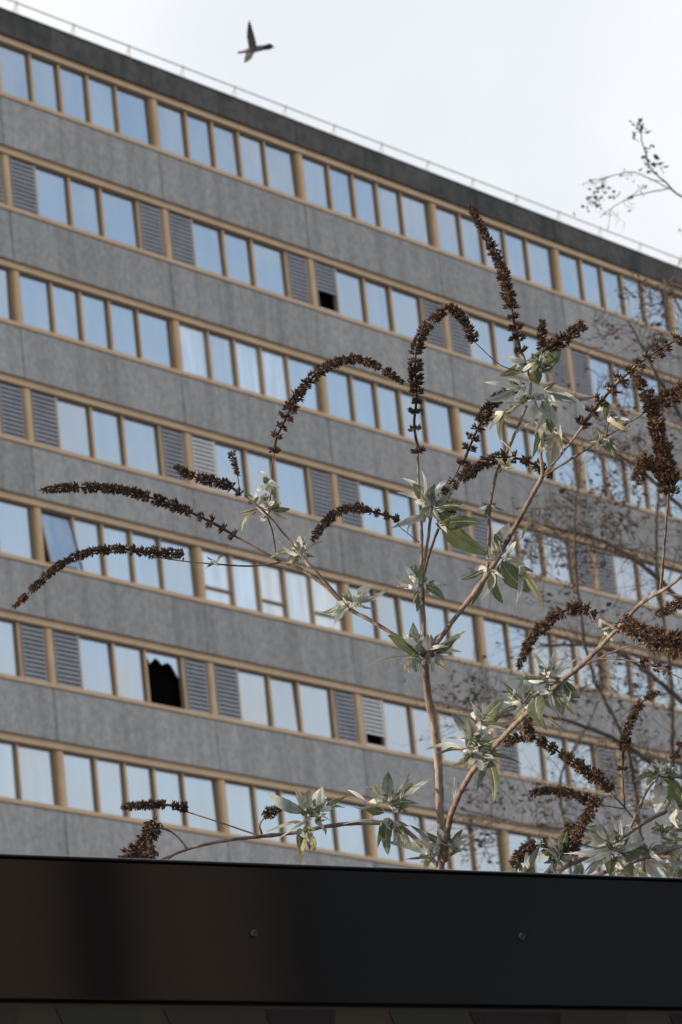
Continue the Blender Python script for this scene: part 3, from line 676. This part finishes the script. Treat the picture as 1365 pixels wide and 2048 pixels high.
H([(1168, 1640), (1155, 1670), (1150, 1705)], 13, 15, 7.05, 7.1, rust=.7)
H([(1135, 1700), (1090, 1690), (1050, 1700), (1025, 1735)], 16, 14, 7.1, 7.1, rust=.4)
H([(1135, 1705), (1128, 1690), (1142, 1650)], 12, 12, 7.1, 7.1, rust=.3)
H([(1350, 1515), (1362, 1490), (1380, 1465)], 12, 14, 7.05, 7.05, sparse=.5)
K = lambda z, s: cluster(bush2, z, s)
K(7.06, '1225,1700,1128,1706,10,p;1226,1696,1188,1654,20,g;1228,1692,1205,1648,12,p;1230,1692,1264,1646,11,p;1228,1696,1222,1640,13,p;1232,1700,1292,1684,14,p;1225,1702,1168,1758,14,p;1222,1706,1218,1748,24,g;1240,1700,1312,1706,20,g;1242,1710,1266,1764,30,g;1232,1692,1252,1654,12,g;1220,1692,1178,1662,16,p;1240,1682,1224,1637,9,p;1236,1704,1280,1722,14,d;1222,1698,1160,1684,12,d;1215,1680,1170,1650,20,d')
K(7.1, '1118,1710,1098,1673,19,p;1120,1708,1136,1662,20,g;1115,1715,1068,1720,10,p;1114,1720,1078,1757,13,p;1118,1712,1162,1700,9,p;1112,1706,1084,1700,11,g;1060,1742,1086,1682,12,d;1122,1712,1150,1730,12,g;1118,1706,1115,1680,10,p')
K(7.1, '1048,1756,1034,1720,15,g;1050,1756,1066,1728,16,g;1040,1753,998,1744,11,p;1048,1758,1022,1742,9,p;1100,1762,1120,1742,14,g;1150,1764,1162,1722,14,g;1052,1756,1050,1732,9,p')
K(7.08, '1312,1550,1268,1562,20,g;1320,1546,1304,1524,11,p;1318,1546,1292,1550,10,p;1325,1558,1362,1642,34,g;1350,1618,1356,1655,16,p;1330,1542,1370,1560,10,d;1312,1546,1347,1518,8,d;1345,1598,1372,1644,14,p;1322,1550,1335,1525,12,p')
K(7.1, '1283,1616,1260,1609,4,g;1283,1614,1282,1599,8,y;1286,1617,1301,1618,4,g;1284,1618,1275,1630,5,g')
K(7.08, '1325,1672,1300,1654,15,g;1325,1668,1333,1638,8,p;1328,1670,1347,1653,10,g;1320,1676,1372,1680,15,g;1340,1700,1346,1732,10,y;1292,1720,1332,1764,18,p;1325,1720,1341,1768,12,y;1345,1725,1372,1736,10,p;1362,1736,1358,1764,14,g;1236,1738,1230,1768,16,g;1322,1668,1310,1642,11,d;1330,1690,1372,1712,16,d;1300,1700,1350,1694,14,d;1280,1700,1275,1660,12,p;1350,1660,1375,1650,14,g;1270,1735,1300,1765,14,y')

# ------------------------------------------------------------------ tree between the hoarding and the block
tz = 30.0
tb = groundpt(1500, tz)
tree = empty('birch_tree', tb, 'blurred bare birch with thin twigs and a few dead leaves in front of the block', 'tree')
tbark = vary(mat('birch_bark', (.12, .11, .10), .9), (.055, .055, .045), (.13, .115, .10), 8, 4)
ttw = mat('birch_twig', (.12, .10, .09), .9, .2)
tlf = vary(mat('dead_leaf', (.05, .04, .03), .8), (.018, .018, .017), (.05, .038, .03), 3)
rt = random.Random(21)
b = MB(); top = P(1490, 480, tz)
tp = [tb + (top-tb)*(k/12) + AX*.12*math.sin(k*.9) for k in range(13)]
b.tube(tp, [.17*(1-k/14) + .02 for k in range(13)], 10); b.build('trunk', tbark, tree)
tw = MB(); lf = MB()
def leafbit(p, s):
    a = Vector((rt.gauss(0, 1), rt.gauss(0, 1), rt.gauss(0, 1))).normalized(); c = a.orthogonal().normalized(); n = a.cross(c)
    lf.add([p, p+a*s*.35+c*s*.33+n*s*.1, p+a*s*.75+c*s*.22, p+a*s, p+a*s*.7-c*s*.24+n*s*.15, p+a*s*.3-c*s*.33], [(0, 1, 2, 3, 4, 5)], 0)
def twig(p, d, l, r, depth):
    n = max(3, int(l/.12)); pts = [p]; q = p.copy(); dd = d.normalized()
    for k in range(n):
        dd = (dd + Vector((rt.gauss(0, .14), rt.gauss(0, .14), rt.gauss(0, .10) - .07))).normalized(); q = q + dd*(l/n); pts.append(q.copy())
        if depth > 0 and rt.random() < .55:
            o = dd.orthogonal().normalized(); a = rt.random()*6.28; o2 = dd.cross(o)
            twig(q.copy(), dd*.7 + (o*math.cos(a)+o2*math.sin(a))*.75, l*rt.uniform(.3, .6), r*.6, depth-1)
        if depth == 0 and rt.random() < .13: 
            for _ in range(rt.choice((1, 1, 2, 3))): leafbit(q + Vector((rt.gauss(0, .015), rt.gauss(0, .015), rt.gauss(0, .015))), rt.uniform(.018, .038))
    tw.tube(pts, [r*(1-.75*k/n) for k in range(n+1)], 4, cap=False)
limbs = [
 ([(1488, 620), (1420, 450), (1345, 378), (1300, 332), (1280, 250)], 4, 1.0, 4, .28),
 ([(1350, 382), (1270, 345), (1225, 352), (1180, 362)], 1.3, .6, 5, .2),
 ([(1335, 378), (1260, 395), (1200, 435)], 1.3, .6, 6, .2),
 ([(1490, 900), (1420, 760), (1370, 640), (1330, 560)], 7, 1.5, 14, .6),
 ([(1492, 1050), (1400, 900), (1320, 760), (1255, 640)], 8, 1.8, 18, .55),
 ([(1494, 1250), (1390, 1050), (1280, 940), (1180, 880)], 8, 1.8, 20, .6),
 ([(1494, 1400), (1360, 1200), (1220, 1090), (1080, 1050)], 9, 1.8, 24, .6),
 ([(1496, 1560), (1360, 1400), (1220, 1300), (1080, 1290)], 9, 1.8, 24, .62),
 ([(1497, 1750), (1345, 1560), (1190, 1460), (1060, 1430), (950, 1440)], 9, 1.5, 26, .62),
 ([(1498, 1900), (1360, 1760), (1210, 1670), (1060, 1650), (930, 1620)], 9, 1.5, 26, .6),
 ([(1498, 2000), (1400, 1900), (1352, 1700), (1345, 1500), (1340, 1350), (1312, 1100), (1330, 850)], 9, 2.5, 26, .55),
 ([(1498, 2050), (1320, 1900), (1285, 1700), (1255, 1500), (1180, 1330), (1150, 1100), (1160, 920)], 8, 2, 26, .5),
 ([(1340, 1850), (1170, 1800), (1130, 1650), (1120, 1560), (1160, 1480), (1200, 1400)], 5, 1.5, 14, .5),
]
for pts, r0, r1, nt_, tl in limbs:
    z = tz + rt.uniform(-1.2, 1.2); path = spline(pts, 14); N = len(path); b = MB()
    V = [P(q[0]+rt.gauss(0, 1), q[1]+rt.gauss(0, 1), tz + (z-tz)*i/(N-1)) for i, q in enumerate(path)]
    b.tube(V, [px(r0+(r1-r0)*i/(N-1), z) for i in range(N)], 6); b.build('limb', tbark, tree)
    for k in range(int(nt_*(1.9 if nt_ > 8 else 1))):
        i = int(N*(.30+.70*rt.random())); i = min(i, N-2)
        d = (V[i+1]-V[i]).normalized()
        o = Vector((rt.gauss(0, 1), rt.gauss(0, 1), rt.gauss(0, .7))).normalized()
        twig(V[i], d*.8+o*.8, tl*rt.uniform(.35, .95), px(.85, z), 2)
for (x, y, sx, sy, n) in ((1280, 260, 8, 18, 8), (1300, 330, 22, 14, 10), (1215, 400, 28, 20, 10), (1185, 400, 10, 20, 4), (1310, 690, 50, 40, 16), (1215, 660, 35, 20, 8), (1230, 780, 70, 60, 26), (1300, 600, 45, 40, 24), (1260, 900, 90, 60, 40),
                          (1150, 1010, 100, 40, 34), (1060, 1080, 30, 60, 20), (1140, 1100, 80, 60, 40), (1250, 1050, 90, 80, 50), (960, 1390, 60, 40, 26), (1080, 1200, 60, 60, 14), (1220, 1350, 100, 100, 50), (1000, 1600, 70, 60, 20), (1120, 1620, 110, 70, 40), (1250, 1550, 90, 90, 40), (950, 1690, 60, 30, 14)):
    for _ in range(int(n*1.5)):
        q = P(x+rt.gauss(0, sx*.6), y+rt.gauss(0, sy*.6), tz+rt.uniform(-.9, .9))
        for _k in range(rt.choice((1, 2, 2, 3))): leafbit(q + Vector((rt.gauss(0, .014), rt.gauss(0, .014), rt.gauss(0, .014))), rt.uniform(.03, .055))
        if y > 450: twig(q, Vector((rt.gauss(0, 1), rt.gauss(0, 1), rt.gauss(.2, .8))), rt.uniform(.08, .3), px(1.2, tz), 0)
tw.build('twigs', ttw, tree); lf.build('foliage', tlf, tree)

# ------------------------------------------------------------------ pigeon
bz = 46.0
bird_m = [mat('pigeon_body', (.15, .17, .19), .7, .2), mat('pigeon_head', (.012, .016, .02), .5, .3), vary(mat('pigeon_wing', (.07, .08, .075), .8, .2), (.11, .12, .115), (.21, .225, .215), 12, 3)]
b = MB()
def BP(x, y, dz=0): return P(x, y, bz+dz)
ax = spline([(479, 105.5), (490, 103), (502, 100), (514, 97.5), (524, 96), (533, 94.5), (541, 93), (547, 93.5)], 1.6)
prof = [(0, .9), (.12, 2.2), (.3, 5.2), (.45, 6.6), (.6, 6.2), (.72, 5.2), (.8, 5.4), (.88, 6.4), (.95, 5.2), (1, 1.2)]
def interp(t_):
    for (a, ra), (c, rc) in zip(prof, prof[1:]):
        if t_ <= c: return ra + (rc-ra)*(t_-a)/(c-a)
    return prof[-1][1]
N = len(ax); k0 = 0
b.tube([BP(q[0], q[1]) for q in ax], [px(interp(i/(N-1)), bz) for i in range(N)], 12)
for i, f in enumerate(b.f):
    ring = i//12
    if ring > N*.70: b.mi[i] = 1
def wing(root_a, root_b, outline, dz, t_=.012):
    """outline: leading edge from root_a out to the tip and back along feathers to root_b"""
    pts = [root_a] + outline + [root_b]; n = len(pts); zz = lambda q, k: dz * min(1, math.hypot(q[0]-root_a[0], q[1]-root_a[1])/50)
    top_ = [BP(q[0], q[1], zz(q, k)-t_) for k, q in enumerate(pts)]; bot_ = [BP(q[0], q[1], zz(q, k)+t_) for k, q in enumerate(pts)]
    fs = [tuple(range(n)), tuple(range(2*n-1, n-1, -1))] + [(k, (k+1) % n, n+(k+1) % n, n+k) for k in range(n)]
    b.add(top_+bot_, fs, 2)
wing((513, 98), (499, 99), [(513, 86), (510, 74), (506, 60), (502, 47), (499.5, 40), (497.5, 44), (496, 50), (495.5, 56), (494.5, 62), (494.8, 68), (494, 74), (495.5, 80), (496, 86)], -.30)
wing((511, 99), (493, 102), [(509, 106), (506, 113), (501, 120), (495, 123.5), (488, 126.5), (489, 121), (490, 115), (491.5, 109)], .20)
b.add([BP(490, 101), BP(477, 103, -.02), BP(475, 105.5), BP(478, 107.5, .02), BP(491, 106), BP(488, 103.5, .02)], [(0, 1, 2, 3, 4), (0, 5, 4)], 2)
b.add([BP(546, 92.2), BP(551.5, 95), BP(546, 95.2), BP(546, 93.5, .012), BP(546, 93.5, -.012)], [(0, 1, 3), (2, 3, 1), (0, 4, 1), (2, 1, 4)], 1)
me_o = b.build('pigeon', bird_m, None, BP(512, 99))
tag(me_o, 'dark grey pigeon flying in the pale sky above the roof, one wing raised', 'bird')
